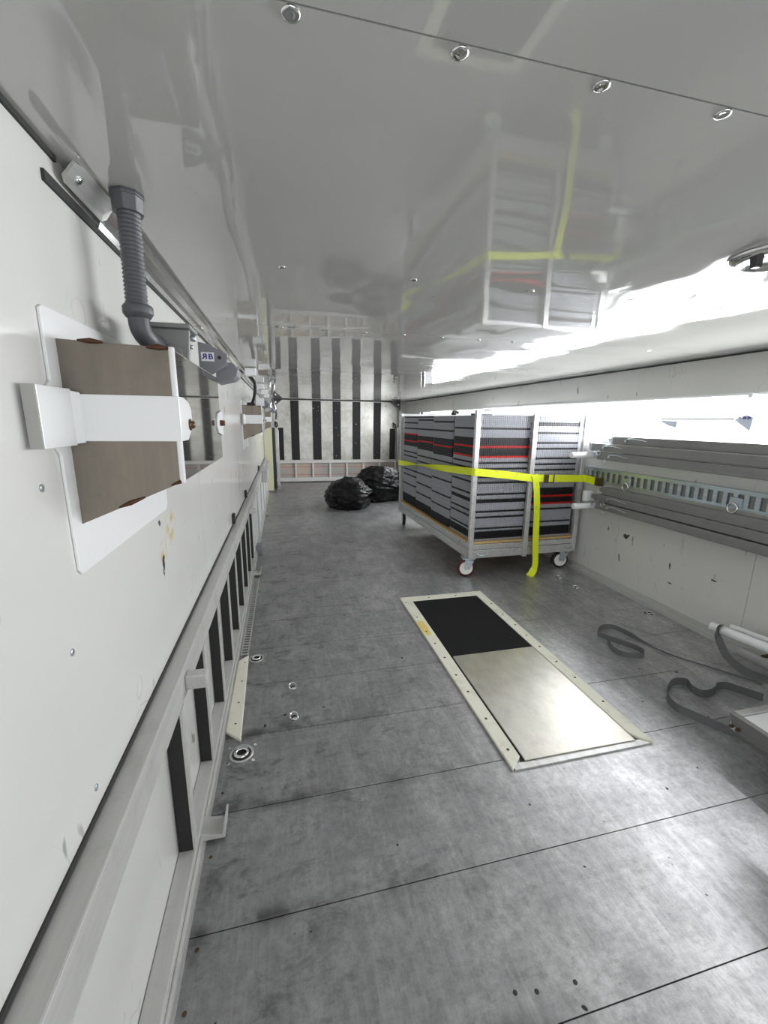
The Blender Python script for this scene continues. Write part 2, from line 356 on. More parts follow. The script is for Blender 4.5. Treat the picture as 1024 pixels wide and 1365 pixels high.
# far corner hardware
def corner_latch(x, sgn, label):
    r = empty('corner_latch', (x, YB-.17, 1.36), label, 'latch')
    rel(r, MB().prism([(x, YB-.17, ZC-.004), (x+sgn*.16, YB-.17, ZC-.004), (x+sgn*.03, YB-.17, ZC-.11), (x, YB-.17, ZC-.16)], (0, .05, 0)).build('bracket', M['blackgloss']))
    rel(r, MB().cyl((x+sgn*.04, YB-.19, ZC-.06), (x+sgn*.04, YB-.165, ZC-.06), .016).build('bolt', M['chrome']))
corner_latch(-.14, 1, 'black corner latch at the top left of the striped far wall')
corner_latch(2.07, -1, 'black corner latch at the top right of the striped far wall')
for x, s in ((-.10, 'left'), (2.01, 'right')):
    r = empty('pull_handle', (x, YB-.02, .97), 'small black hook beside the short %s strip of the far wall' % s, 'hook')
    rel(r, MB().tube(smooth([(x-.03, YB-.01, 1.05), (x, YB-.06, 1.04), (x+.01, YB-.06, .99), (x-.02, YB-.06, .97)], 5), .011, 8).build('hook_bar', M['blackgloss']))
    rel(r, MB().box(x-.035, x-.01, YB-.012, YB-.002, .98, 1.07).build('hook_plate', M['blackgloss']))
tag(MB().box(-.29+.01, -.17, 6.6, 6.625, .02, .97).build('board', M['paleyellow'], None, .004), 'pale yellow upright board standing at the far end of the left wall', 'board')
tag(MB().box(-.17, -.125, 6.95, 7.0, .0, .97).build('post', M['blackgloss'], None, .004), 'thin black upright post beside the pale yellow board', 'post')
tag(MB().box(-.12, -.07, 7.15, 7.2, .0, .93).build('post', M['alu'], None, .004), 'thin bright aluminium post between black post and striped wall', 'post')
# ------------------------------------------------------------------ left wall rail
rf = empty('rail_frame', (-.27, 2.5, 0), 'long grey two-rail frame with black uprights along the foot of the left wall', 'rail')
def P(o): return rel(rf, o)
RX0, RX1, RY0, RY1 = XL, -.25, -1.3, 6.5
P(MB().box(RX0+.001, RX1, RY0, RY1, .446, .5215).build('top_rail', M['rail'], None, .003))
P(MB().box(RX0+.001, RX1, RY0, RY1, .0, .05).box(RX1, RX1+.006, RY0, RY1, .0, .03).build('bottom_rail', M['rail'], None, .002))
ys = [.915+.2865*i for i in range(-8, 9) if i not in (-1,)]
for y in ys:
    if y < RY0+.05: continue
    u = P(MB().box(RX0+.002, RX1-.005, y, y+.012, .05, .446).build('upright', M['black']))
    b = MB().box(RX1-.005, RX1, y-.002, y+.022, .05, .446).box(RX0+.002, RX1-.005, y+.016, y+.022, .05, .446).build('upright_edge', M['rail'])
    bpy.context.view_layer.update(); b.parent = u; b.matrix_parent_inverse = u.matrix_world.inverted()
P(MB().box(RX0+.002, RX1-.006, 3.35, 6.45, .051, .445).build('closed_panel', M['white']))
for y in (3.9, 4.5, 5.1, 5.7, 6.3): P(MB().box(RX1-.006, RX1+.004, y, y+.06, .051, .445).build('upright', M['rail']))
for y in (.965, 2.93, 4.9):
    P(MB().box(RX1, RX1+.05, y, y+.028, .462, .50).build('latch_tab', M['rail'], None, .004))
    P(MB().prism([(RX1, y, .012), (RX1+.06, y, .012), (RX1+.066, y, .06), (RX1+.060, y, .06), (RX1+.053, y, .022), (RX1, y, .034)], (0, .055, 0)).build('foot_tab', M['rail'], None, .001))
P(MB().box(RX1, RX1+.06, 4.85, 5.4, .4, .53).box(RX1, RX1+.03, 5.6, 6.45, .3, .5).build('latch_housing', M['rail'], None, .005))
P(MB().box(RX1, RX1+.045, 3.45, 3.53, .02, .08).build('latch_tab', M['brgrey'], None, .004))
# black rubber stops above the rail
for i, (y, z) in enumerate(((2.34, .535), (3.14, .535), (4.85, .535))):
    tag(MB().box(XL, XL+.016, y, y+.045, z, z+.055).build('rubber_stop', M['black'], None, .004), 'small black rubber stop on the left wall above the rail, %s one' % ('nearest', 'middle', 'farthest')[i], 'stop', 'rubber stops above the left rail')
# corner extrusion under the ceiling on the left
ce = empty('corner_extrusion', (-.26, .75, 1.42), 'long bright aluminium channel in the corner between left wall and ceiling', 'channel')
mb = MB(); prof = [(XL+.001, 1.404), (XL+.006, 1.404), (XL+.010, 1.414), (XL+.020, 1.418), (XL+.028, 1.430), (XL+.040, 1.434), (XL+.040, 1.442), (XL+.001, 1.442)]
mb.prism([(x, .86, z) for x, z in prof], (0, 6.3, 0)); rel(ce, mb.build('channel', M['chrome']))
rel(ce, MB().prism([(XL+.008, .75, 1.417), (XL+.012, .738, 1.421), (XL+.027, .738, 1.439), (XL+.031, .76, 1.443), (XL+.036, .87, 1.442), (XL+.012, .87, 1.414)], (-.003, 0, .0025)).build('end_plate', M['alu']))
rel(ce, MB().lathe((XL+.019, .765, 1.429), (.77, 0, -.64), [(0, .0065), (.002, .006), (.003, .003)], 16).build('bolt', M['chrome']))
for y in (1.7, 2.4, 3.3): rel(ce, MB().lathe((XL+.021, y, 1.416), (.7, 0, -.7), [(0, .006), (.004, .004)], 10).build('rivet', M['chrome']))
# ------------------------------------------------------------------ electrical boxes on the left wall
def electrical(y, idx):
    pos = ('nearest', 'middle', 'farthest')[idx]
    r = empty('steel_box', (XL, y+.2, 1.08), ('brown stained stainless steel box on white plate, nearest the camera on the left wall', 'small-looking stainless box with white clamp farther along the left wall, under the black hose', 'stainless box farthest down the left wall beside the yellow board')[idx], 'box', 'stainless boxes on the left wall')
    def Q(o): return rel(r, o)
    x0, x1 = XL, -.148; d = .42
    pl = [(y-.028, 1.232), (y-.028, 1.145), (y-.04, 1.136), (y-.046, 1.136), (y-.046, 1.062), (y-.04, 1.062), (y-.028, 1.05), (y-.026, .888), (y-.018, .880), (y+d+.012, .880), (y+d+.025, .892), (y+d+.025, 1.225), (y+d+.015, 1.236), (y-.02, 1.236)]
    Q(MB().prism([(x0+.0002, a, b) for a, b in pl], (.004, 0, 0)).build('back_plate', M['white'], None, .001))
    # body: underside slopes up towards the room
    Q(MB().prism([(x0+.004, y, .949), (x1, y, 1.007), (x1, y, 1.195), (x0+.004, y, 1.200)], (0, d, 0)).build('housing', M['steel']))
    dr = Q(MB().box(x1, x1+.003, y+.006, y+d-.004, 1.010, 1.192).build('door', M['mirror']))
    Q(MB().cyl((x1+.001, y, 1.006), (x1+.001, y, 1.196), .0042, 10).build('corner_bead', M['white']))
    for w3, wr in (([(x1-.03, y-.002, 1.1945), (x1-.015, y-.003, 1.195), (x1-.002, y-.002, 1.194)], .004), ([(x0+.06, y-.002, 1.198), (x0+.045, y-.003, 1.199), (x0+.03, y-.002, 1.199)], .0035),
                   ([(x0+.09, y-.001, .986), (x0+.07, y-.003, .978), (x0+.055, y-.001, .972)], .0035), ([(x1-.015, y-.001, 1.003), (x1-.002, y-.002, 1.008), (x1, y+.01, 1.009)], .003)):
        Q(MB().tube(w3, [wr*.4, wr, wr*.4], 8).build('weld_spot', M['rust']))
    # white clamp band
    st = MB()
    st.box(x0+.004, x0+.018, y-.094, y-.012, 1.062, 1.136)
    st.hexa([(x0+.004, y-.012, 1.064), (x0+.018, y-.014, 1.064), (x0+.026, y-.005, 1.065), (x0+.016, y, 1.065), (x0+.004, y-.012, 1.134), (x0+.018, y-.014, 1.134), (x0+.026, y-.005, 1.132), (x0+.016, y, 1.132)])
    st.box(x0+.016, x1+.004, y-.005, y, 1.067, 1.130)
    st.prism([(x1+.003, y-.005, 1.067), (x1+.003, y+.04, 1.067), (x1+.003, y+.06, 1.078), (x1+.003, y+.075, 1.086), (x1+.003, y+.075, 1.114), (x1+.003, y+.06, 1.124), (x1+.003, y+.03, 1.130), (x1+.003, y-.005, 1.130)], (.003, 0, 0))
    Q(st.build('clamp_band', M['white'], None, .001))
    Q(MB().box(x0+.004, x0+.0175, y-.097, y-.094, 1.062, 1.136).build('clamp_edge', M['greyedge']))
    Q(MB().lathe((x1+.006, y+.055, 1.090), (1, 0, 0), [(0, .009), (.002, .009), (.002, .006), (.006, .006), (.008, .003)], 12).build('bolt', M['brown']))
    c2 = Q(MB().prism([(x1+.003, y+d-.055, 1.068), (x1+.003, y+d+.01, 1.06), (x1+.003, y+d+.01, 1.12), (x1+.003, y+d-.055, 1.112), (x1+.003, y+d-.068, 1.10), (x1+.003, y+d-.068, 1.08)], (.004, 0, 0)).build('clamp_end', M['white'], None, .001))
    Q(MB().lathe((x1+.007, y+d-.035, 1.09), (1, 0, 0), [(0, .007), (.01, .006)], 10).build('bolt', M['rust']))
    # grey hooded bracket with sticker above the far end of the door
    by = y+.426
    Q(MB().prism([(x, by, z) for x, z in ((-.184, 1.273), (-.160, 1.268), (-.141, 1.258), (-.123, 1.248), (-.120, 1.240), (-.124, 1.227), (-.146, 1.208), (-.164, 1.196), (-.184, 1.196))], (0, .005, 0)).build('bracket_plate', M['brgrey'], None, .001))
    Q(MB().prism([(x, by+.045, z) for x, z in ((-.155, 1.186), (-.155, 1.214), (-.140, 1.223), (-.124, 1.236), (-.112, 1.233), (-.103, 1.220), (-.106, 1.204), (-.116, 1.196))], (0, .085, 0)).prism([(x, by+.005, z) for x, z in ((-.155, 1.210), (-.155, 1.216), (-.128, 1.232), (-.122, 1.228))], (0, .045, 0)).build('bracket_hood', M['brgrey'], None, .002))
    Q(MB().box(-.1785, -.1500, by-.001, by, 1.2305, 1.2505).build('sticker', M['sticker'], None, .0003))
    Q(MB().cyl((-.1385, by-.0008, 1.2395), (-.1385, by+.001, 1.2395), .0042, 14).build('bolt_hole', M['dark']))
    lt = bpy.data.objects.new('lettering', letters([('R', -.0058, -1), ('B', .0058, 1)], .0165, .0004)); C.objects.link(lt)
    mm = Matrix.Translation((-.1642, by-.0013, 1.2405)) @ Matrix.Rotation(R(90), 4, 'X') @ Matrix.Diagonal((1.12, 1, 1, 1))
    lt.matrix_world = mm; lt.parent = r; lt.matrix_parent_inverse = Matrix.Translation(r.location).inverted()
    return r
electrical(.665, 0)
electrical(3.293, 1)
electrical(5.92, 2)
# grey junction box sitting on the nearest steel box
jb = empty('junction_box', (-.2, .9, 1.2), 'grey plastic junction box with lid sitting on top of the nearest steel box', 'electrical box')
rel(jb, MB().hexa([(-.222, .87, 1.203), (-.163, .87, 1.203), (-.172, .93, 1.203), (-.235, .93, 1.203), (-.226, .87, 1.258), (-.158, .87, 1.258), (-.170, .935, 1.258), (-.24, .935, 1.258)]).build('box_body', M['boxgrey'], None, .003))
rel(jb, MB().box(-.234, -.156, .862, .936, 1.258, 1.266).build('lid', M['boxgrey'], None, .002))
rel(jb, MB().lathe((-.19, .8695, 1.214), (0, -1, 0), [(0, .0175), (.0012, .0175), (.0012, .0155), (.0016, .0155)], 24).build('knockout', M['boxgrey']))
rel(jb, MB().cyl((-.166, .915, 1.25), (-.157, .915, 1.25), .006, 10).cyl((-.166, .90, 1.232), (-.160, .90, 1.232), .004, 10).build('lid_screw', M['zinc']))
# corrugated conduit
cd = empty('conduit', (-.227, .823, 1.445), 'thick dark grey corrugated conduit dropping from ceiling to the junction box', 'conduit')
pr = []; z = 0
while z < .148: pr += [(z, .0150), (z+.0018, .0170), (z+.0036, .0170), (z+.0054, .0150)]; z += .0062
CX, CY = -.2265, .823
rel(cd, MB().lathe((CX, CY, 1.418), (-.012, 0, -1), pr, 24).build('corrugated_pipe', M['plasticgrey']))
def nut(z0, z1, rr): return MB().lathe((CX, CY, z0), (0, 0, -1), [(0, rr*.98), (.004, rr), (.007, rr), (.007, rr*.93), (z0-z1, rr*.90)], 8)
rel(cd, nut(1.445, 1.416, .0255).build('top_nut', M['plasticgrey'], None, .001))
rel(cd, MB().lathe((CX-.001, CY, 1.283), (0, 0, -1), [(0, .020), (.004, .0235), (.014, .0235), (.022, .018)], 10).build('bottom_nut', M['plasticgrey'], None, .001))
rel(cd, MB().tube(smooth([(CX-.001, CY, 1.27), (CX, CY, 1.247), (CX+.006, CY+.012, 1.232), (CX+.012, CY+.045, 1.228)], 6), [.0165]*19, 18).build('elbow', M['plasticgrey']))
# hose and clip parts for the middle box
hs = empty('hose', (-.2, 3.4, 1.4), 'thin black hose hanging from a white clip down to the middle stainless box', 'hose')
rel(hs, MB().tube(smooth([(-.235, 3.5, 1.425), (-.20, 3.5, 1.37), (-.205, 3.5, 1.28), (-.225, 3.45, 1.215), (-.24, 3.42, 1.205)], 6), .012, 10).build('hose_pipe', M['black']))
rel(hs, MB().box(-.255, -.2, 3.36, 3.42, 1.2, 1.222).build('hose_fitting', M['black'], None, .003))
rel(hs, MB().box(-.19, -.13, 3.36, 3.365, 1.198, 1.255).build('sticker', M['sticker']))
rel(hs, MB().box(-.195, -.128, 3.366, 3.43, 1.197, 1.257).build('hose_box', M['brgrey']))
for i, y in enumerate((3.1, 4.4, 5.3, 6.1)):
    tag(MB().box(-.238, -.165, y, y+.09, 1.392, 1.44).build('corner_bracket', M['white'], None, .004), 'white bracket in the left ceiling corner, %s of four' % nth(i+1), 'bracket', 'white brackets in the ceiling corner')
# a cluster of shackles hanging by the farthest box
sh = empty('shackle', (-.12, 6.85, 1.25), 'steel shackle and chain hanging above the farthest stainless box', 'shackle')
rel(sh, MB().tube(smooth([(-.16, 6.85, 1.36), (-.17, 6.85, 1.28), (-.13, 6.85, 1.2), (-.10, 6.85, 1.27), (-.12, 6.85, 1.36)], 5), .012, 8).build('bow', M['chrome']))
rel(sh, MB().tube(smooth([(-.14, 6.855, 1.42), (-.13, 6.853, 1.33), (-.09, 6.855, 1.2), (-.1, 6.855, 1.1)], 5), .016, 8).build('chain', M['plasticgrey']))
# wall screws
for i, (y, z) in enumerate(((.586, 1.014), (.594, .787), (.599, .562))):
    tag(MB().lathe((XL, y, z), (1, 0, 0), [(0, .0052), (.001, .005), (.0015, .002)], 14).build('screw', M['zinc']), 'countersunk screw in the left wall below the nearest steel box, %s from the top' % nth(i+1), 'screw', 'screws near the edge of the left wall')
# bracing lath on upper left wall
struct(MB().hexa([(XL, .70, 1.20), (XL+.0015, .70, 1.20), (XL+.0015, .79, 1.25), (XL, .79, 1.25), (XL, .70, 1.43), (XL+.0015, .70, 1.43), (XL+.0015, .73, 1.43), (XL, .73, 1.43)]).build('trim_7', M['wall'])) if False else None
# ------------------------------------------------------------------ ceiling screws, lamp
rows = [(.453, [.02, .178, .337, .498, .66, .82], 'nearest'), (1.088, [.012, .331, .659, .977, 1.294], 'second'), (1.75, [.008, .166, .332, .493, .661, .83, .99, 1.306, 1.715], 'third')]
for y, xs, rn in rows:
    for i, x in enumerate(xs):
        if y < .46 and i > 3: continue
        o = MB(); o.lathe((x, y, ZC), (0, 0, -1), [(0, .0085), (.0015, .0085), (.0022, .006), (.0012, .0035), (.0012, .001)], 18)
        tag(o.build('dome_screw', M['chrome']), 'round ceiling screw, %s from the left in the %s row' % (nth(i+1), rn), 'screw', 'ceiling screws')
lp = empty('round_lamp', (1.0, .735, ZC), 'round chrome ceiling lamp cut by the right edge of the photo', 'lamp')
rel(lp, MB().lathe((1.005, .735, ZC), (0, 0, -1), [(0, .085), (.004, .085), (.012, .075), (.014, .06), (.008, .05), (.006, .02)], 36).build('chrome_bezel', M['chrome']))
rel(lp, MB().hexa([(.935, .722, 1.412), (.95, .722, 1.412), (.95, .734, 1.412), (.935, .734, 1.412), (.932, .72, 1.438), (.953, .72, 1.438), (.953, .737, 1.438), (.932, .737, 1.438)]).build('black_tab', M['blackgloss'], None, .001))
# ------------------------------------------------------------------ right wall load beams
def load_beam(x, y0, y1, z, label, h=.05, ring=True, wd=.04):
    r = empty('load_beam', (x, y1, z), label, 'beam', 'aluminium load beams on the right wall')
    mb = MB(); mb.box(x-wd/2, x+wd/2, y0, y1, z-h/2, z+h/2); rel(r, mb.build('beam_tube', M['alubeam'], None, .003))
    rel(r, MB().box(x-wd/2+.004, x+wd/2-.004, y1, y1+.022, z-h/2+.005, z+h/2-.005).box(x-.008, x+.008, y1+.02, y1+.05, z-.012, z+.012).build('end_fitting', M['zinc'], None, .002))
    if ring:
        yy = y1-.12
        rel(r, MB().cyl((x-wd/2-.012, yy, z), (x-wd/2, yy, z), .009, 10).tube(smooth([(x-wd/2-.010, yy, z+.006), (x-wd/2-.012, yy-.05, z+.015), (x-wd/2-.010, yy-.16, z+.004)], 4), .0022, 6).build('locking_pin', M['zinc']))
        cz = z-.035; rel(r, MB().tube([(x-wd/2-.014, yy+.03+.017*math.cos(a*math.pi/8), cz+.017*math.sin(a*math.pi/8)) for a in range(16)], .0018, 6, True).build('pull_ring', M['chrome']))
    return r
load_beam(2.14, .1, 2.36, .995, 'top grey load beam resting just under the bright side opening')
load_beam(2.105, .1, 2.50, .9445, 'grey load beam, second from the top in the upper group', wd=.05)
load_beam(2.10, .1, 2.44, .888, 'lowest grey load beam of the upper group, above the slotted track')
load_beam(2.135, .1, 2.38, .653, 'grey load beam directly under the slotted track', h=.052, ring=False)
load_beam(2.12, .1, 2.43, .602, 'middle grey load beam of the lower group on the right wall', h=.047)
load_beam(2.11, .1, 2.41, .549, 'lowest grey load beam on the right wall', h=.047)
for (x0, x1, y, z, lab) in ((1.925, 2.15, 2.50, .886, 'white tubular peg sticking out under the upper load beams'), (1.985, 2.175, 2.50, .525, 'white tubular peg sticking out under the lower load beams')):
    r = empty('tube_peg', (2.17, y, z), lab, 'peg')
    rel(r, MB().cyl((x0, y, z), (x1, y, z), .021, 20).build('peg_sleeve', M['white']))
    rel(r, MB().lathe((x1, y, z), (1, 0, 0), [(0, .019), (.004, .024), (.012, .024), (.014, .017), (XR-x1, .017)], 18).build('peg_socket', M['zinc']))
for z in (.585, .93):
    tag(MB().box(2.09, XR, 2.515, 2.545, z-.03, z+.045).build('beam_bracket', M['white'], None, .004), 'white wall bracket at the left end of the %s load beams' % ('lower' if z < .7 else 'upper'), 'bracket')
# slotted track
et = empty('slotted_track', (XR, 1.3, .745), 'bluish zinc slotted cargo track fixed along the right wall between the load beams', 'track')
mb = MB(); ex = XR-.022
mb.box(ex+.004, XR, .1, 2.62, .772, .79).box(ex+.004, XR, .1, 2.62, .695, .71); y = .12
mb.box(ex-.012, XR, .1, 2.62, .79, .795)
while y < 2.6: mb.box(ex+.004, ex+.010, y, y+.022, .71, .772); y += .051
rel(et, mb.build('track_face', M['zinc'])); rel(et, MB().box(XR-.006, XR, .1, 2.62, .71, .772).build('track_back', M['boxgrey']))
for y in (2.23, 1.555):
    r = empty('track_ring', (ex, y, .73), 'steel ring fitting clipped in the slotted track, %s one' % ('farther' if y > 2 else 'nearer'), 'ring')
    rel(r, MB().box(ex-.012, ex+.004, y-.035, y+.02, .71, .755).build('clip', M['zinc'], None, .002))
    rel(r, MB().tube([(ex-.018, y-.005+.024*math.cos(a*math.pi/8), .703+.024*math.sin(a*math.pi/8)) for a in range(16)], .004, 8, True).build('ring', M['chrome']))
# light fitting inside the side opening
lf = empty('lamp_bar', (XR, 1.85, 1.13), 'thin grey bar with pale brackets inside the bright side opening', 'lamp')
rel(lf, MB().box(2.195, 2.2, 1.66, 2.08, 1.129, 1.134).build('bar', M['greyedge']))
rel(lf, MB().prism([(2.19, 1.655, 1.128), (2.19, 1.60, 1.15), (2.19, 1.57, 1.14), (2.19, 1.575, 1.075)], (.02, 0, 0)).build('near_bracket', M['palelamp']))
rel(lf, MB().prism([(2.19, 2.09, 1.125), (2.19, 1.97, 1.12), (2.19, 1.97, 1.085), (2.19, 2.02, 1.095)], (.02, 0, 0)).build('far_bracket', M['palelamp']))
rel(lf, MB().cyl((2.186, 1.63, 1.138), (2.192, 1.63, 1.138), .006, 10).build('bolt', M['greyedge']))
lt = bpy.data.objects.new('lettering', letters([('R', -.0085, 1), ('B', .0085, 1)], .024, .0005)); C.objects.link(lt)
lt.matrix_world = Matrix.Translation((2.188, 1.598, 1.137)) @ Matrix(((0, 0, -1), (-1, 0, 0), (0, 1, 0))).to_4x4() @ Matrix.Diagonal((1.2, .8, 1, 1))
lt.parent = lf; lt.matrix_parent_inverse = Matrix.Translation(lf.location).inverted()
tag(MB().cyl((2.13, 1.56, 1.238), (XR, 1.56, 1.238), .012, 14).build('peg', M['white'], None), 'small white knob at the top edge of the side opening', 'knob')
# ------------------------------------------------------------------ cart with stacked tiles
ANG = R(1.7); O = Vector((1.25, 2.60, 0))
ct = empty('cart', O, 'aluminium cart on castors loaded with stacked floor tiles', 'cart', rz=ANG)
def K(o): o.parent = ct; return o      # parts are built in the cart's own axes
CW, CL = .895, 1.70
K(MB().box(0, CW, 0, .04, .145, .205).box(0, CW, CL-.04, CL, .145, .205).box(0, .04, .04, CL-.04, .145, .205).box(CW-.04, CW, .04, CL-.04, .145, .205).box(.04, CW-.04, .8, .84, .15, .19).build('lower_frame', M['alu'], None, .003))
K(MB().box(.035, CW-.002, .004, .04, .208, .245).box(.006, .03, .03, CL-.03, .208, .25).box(CW-.03, CW-.006, .03, CL-.03, .208, .25).build('side_channel', M['alu'], None, .002))
K(MB().box(.012, CW-.012, .010, CL-.012, .250, .262).build('deck', M['wood']))
PT = 1.178
for nm, x, y in (('corner_post', 0, 0), ('corner_post', CW-.034, 0), ('middle_post', .435, -.006), ('corner_post', 0, CL-.034), ('corner_post', CW-.034, CL-.034)):
    K(MB().box(x, x+.034, y-.004, y+.026, .15 if nm != 'middle_post' else .135, PT).build(nm, M['alu'], None, .003))
K(MB().box(.034, CW-.034, -.002, .024, 1.152, 1.178).build('top_rail', M['white'], None, .003))
K(MB().box(CW-.025, CW, .03, CL-.04, 1.150, 1.175).build('side_rail', M['white'], None, .003))
K(MB().box(.034, CW-.034, CL-.03, CL-.006, 1.150, 1.175).build('rear_rail', M['white'], None, .003))
for x in (.06, .80): K(MB().tube(smooth([(x, -.002, .185), (x+.02, -.012, .17), (x+.05, -.012, .172), (x+.06, -.002, .18)], 4), .005, 6).build('drop_pin', M['zinc']))
for y in (.15, .75, 1.3): K(MB().tube(smooth([(-.002, y, .235), (-.01, y+.03, .215), (-.01, y+.07, .205), (-.002, y+.09, .20)], 4), .004, 6).build('drop_pin', M['zinc']))
def castor(x, y, a, tyre):
    r = K(empty('castor', (x, y, 0), rz=a))
    MB().box(-.045, .045, -.035, .035, .135, .145).lathe((0, 0, .12), (0, 0, 1), [(0, .024), (.015, .026)], 16).hexa([(-.028, -.026, .065), (.012, -.026, .055), (.012, -.022, .055), (-.028, -.022, .065), (-.024, -.026, .125), (.04, -.026, .125), (.04, -.022, .125), (-.024, -.022, .125)]).hexa([(-.028, .022, .065), (.012, .022, .055), (.012, .026, .055), (-.028, .026, .065), (-.024, .022, .125), (.04, .022, .125), (.04, .026, .125), (-.024, .026, .125)]).build('fork', M['zinc'], r)
    MB().lathe((-.012, -.016, .065), (0, 1, 0), [(0, .052), (.002, .058), (.006, .064), (.026, .064), (.030, .058), (.032, .052)], 28).build('tyre', M[tyre], r)
    MB().lathe((-.012, -.018, .065), (0, 1, 0), [(0, .014), (0.001, .040), (-.001, .046), (.004, .050), (.032, .050), (.037, .046), (.035, .04), (.036, .014)], 28).build('wheel', M['wheelw'], r)
    MB().cyl((-.012, -.028, .065), (-.012, .028, .065), .008, 10).build('axle', M['zinc'], r)
castor(-.01+.03, .045, R(-12), 'tyrered'); castor(CW-.075, .05, R(-10), 'black'); castor(.04, CL-.08, R(75), 'black'); castor(CW-.06, CL-.08, R(30), 'black')
# tiles
TW, NL, Z0, ZT = .402, 64, .2645, 1.147
TH = (ZT-Z0)/NL
def tile_bm(bm=None, off=(0, 0, 0), rot=0, mi=0):
    bm = bm or bmesh.new(); h = TW/2; cr, sr = math.cos(rot), math.sin(rot)
    def box(x0, x1, y0, y1, z0, z1, t=0):
        vs = []
        for z, e in ((z0, t), (z1, 0)):
            for x, y in ((x0+e, y0+e), (x1-e, y0+e), (x1-e, y1-e), (x0+e, y1-e)):
                vs.append(bm.verts.new((off[0]+x*cr-y*sr, off[1]+x*sr+y*cr, off[2]+z)))
        for f in ((0,3,2,1), (4,5,6,7), (0,1,5,4), (1,2,6,5), (2,3,7,6), (3,0,4,7)): bm.faces.new([vs[i] for i in f]).material_index = mi
    z1 = TH-.0005
    box(-h+.022, h-.022, -h+.022, h-.022, z1*.8, z1*.95)              # inner rib field
    n = 27; p = 2*h/n
    for s in (-1, 1):                                             # lip all round the top
        lo, hi = (h-.022, h-.0035) if s > 0 else (-h+.0035, -h+.022)
        box(-h+.0035, h-.0035, lo, hi, z1*.76, z1*.97); box(lo, hi, -h+.022, h-.022, z1*.76, z1*.97)
    for i in range(n):                                            # scalloped edge of arches
        a = -h+i*p
        for s in (-1, 1):
            lo, hi = (h-.012, h) if s > 0 else (-h, -h+.012)
            box(a+p*.12, a+p*.88, lo, hi, z1*.66, z1, 0); box(a+p*.32, a+p*.68, lo+.001, hi-.001, 0, z1*.66)
            if 0 < i < n-1: box(lo, hi, a+p*.12, a+p*.88, z1*.66, z1); box(lo+.001, hi-.001, a+p*.32, a+p*.68, 0, z1*.66)
    return bm
tm = {}
for k in ('tilegrey', 'tileblack', 'tilered'):
    bm = tile_bm(); me = bpy.data.meshes.new('interlocking_tile'); bm.to_mesh(me); bm.free(); me.materials.append(M[k]); tm[k] = me
def runs(s):
    out = []
    for t in s.split(): out += [t[0]]*int(t[1:])
    return (out+['G']*NL)[:NL]
patt = {
 (0, 0): 'G6 K1 G4 K4 R1 K4 R1 G2 K1 G2 K1 G3 K1 G2 K1 G5 K1 G2 K2 G4 K1 G2 K1 G5 K1 G1 K4',
 (1, 0): 'G3 K2 G3 K1 G4 K1 G2 K1 G4 K1 G2 K1 G2 K1 G3 K1 G5 K4 R1 K3 R1 G2 K1 G6 K1 G2 K5',
 (0, 1): 'G3 K1 G4 K1 G4 K4 R1 K5 G3 K1 G4 K1 G5 K1 G8 K1 G6 K1 G5 K5',
 (0, 2): 'K1 G1 K1 G5 K1 G4 K3 R1 K5 G4 K1 G3 K1 G7 K1 G6 K1 G6 K1 G5 K6',
 (0, 3): 'K1 G3 K1 G3 K1 G3 R1 K4 R1 K3 G4 K1 G2 K1 G4 K1 G4 K1 G3 K1 G6 K1 G7 K7',
 (1, 1): 'G5 K1 G6 K2 G5 R1 K3 G9 K1 G8', (1, 2): 'G4 K1 G7 K2 G5 K1 G9', (1, 3): 'G6 K1 G5 K2 G8 K1 G9'}
names = {(0, 0): 'front left stack', (1, 0): 'front right stack', (0, 1): 'second stack on left side', (0, 2): 'third stack on left side', (0, 3): 'rearmost stack on left side', (1, 1): 'stack behind the front right one', (1, 2): 'third stack back on the right', (1, 3): 'rearmost stack on the right'}
cname = {'G': ('tilegrey', 'grey'), 'K': ('tileblack', 'black'), 'R': ('tilered', 'red')}
order = [((0, 0), NL), ((1, 0), NL), ((0, 1), NL), ((0, 2), NL), ((0, 3), 32), ((1, 1), 4), ((1, 2), 4), ((1, 3), 4)]
rest = bmesh.new(); jit = {k: (random.uniform(-.004, .004), random.uniform(-.004, .004), random.uniform(0, .008)) for k in patt}
mxw = Matrix.Translation(O) @ Matrix.Rotation(ANG, 4, 'Z')
for key, nkeep in order:
    cl = runs(patt[key]); i, j = key
    for L in range(NL):
        z = ZT-(L+1)*TH
        x = .040+TW/2+i*(TW+.008)+jit[key][0]*(.4 if j == 0 else 1)+random.uniform(-.0012, .0012)
        y = .032+TW/2+j*(TW+.012)+jit[key][1]+random.uniform(-.0012, .0012)
        wv = mxw @ Vector((x, y, z)); k, cn = cname[cl[L]]; rz = ANG+random.uniform(-.003, .003)
        if L < nkeep:
            o = bpy.data.objects.new('interlocking_tile', tm[k]); C.objects.link(o); o.location = wv; o.rotation_euler = (0, 0, rz)
            tag(o, '%s ribbed floor tile, %s from top in the %s' % (cn, 'topmost one' if L == 0 else nth(L+1), names[key]) if L else '%s ribbed floor tile, topmost in the %s' % (cn, names[key]), 'floor tile', 'ribbed floor tiles stacked on the cart')
        else: tile_bm(rest, wv, rz, 'GKR'.index(cl[L]))
me = bpy.data.meshes.new('interlocking_tiles'); rest.to_mesh(me); rest.free()
for k in ('tilegrey', 'tileblack', 'tilered'): me.materials.append(M[k])
o = bpy.data.objects.new('interlocking_tiles', me); C.objects.link(o)
tag(o, 'mass of stacked grey and black floor tiles deep inside and at the rear of the cart', 'floor tiles', kind='stuff')
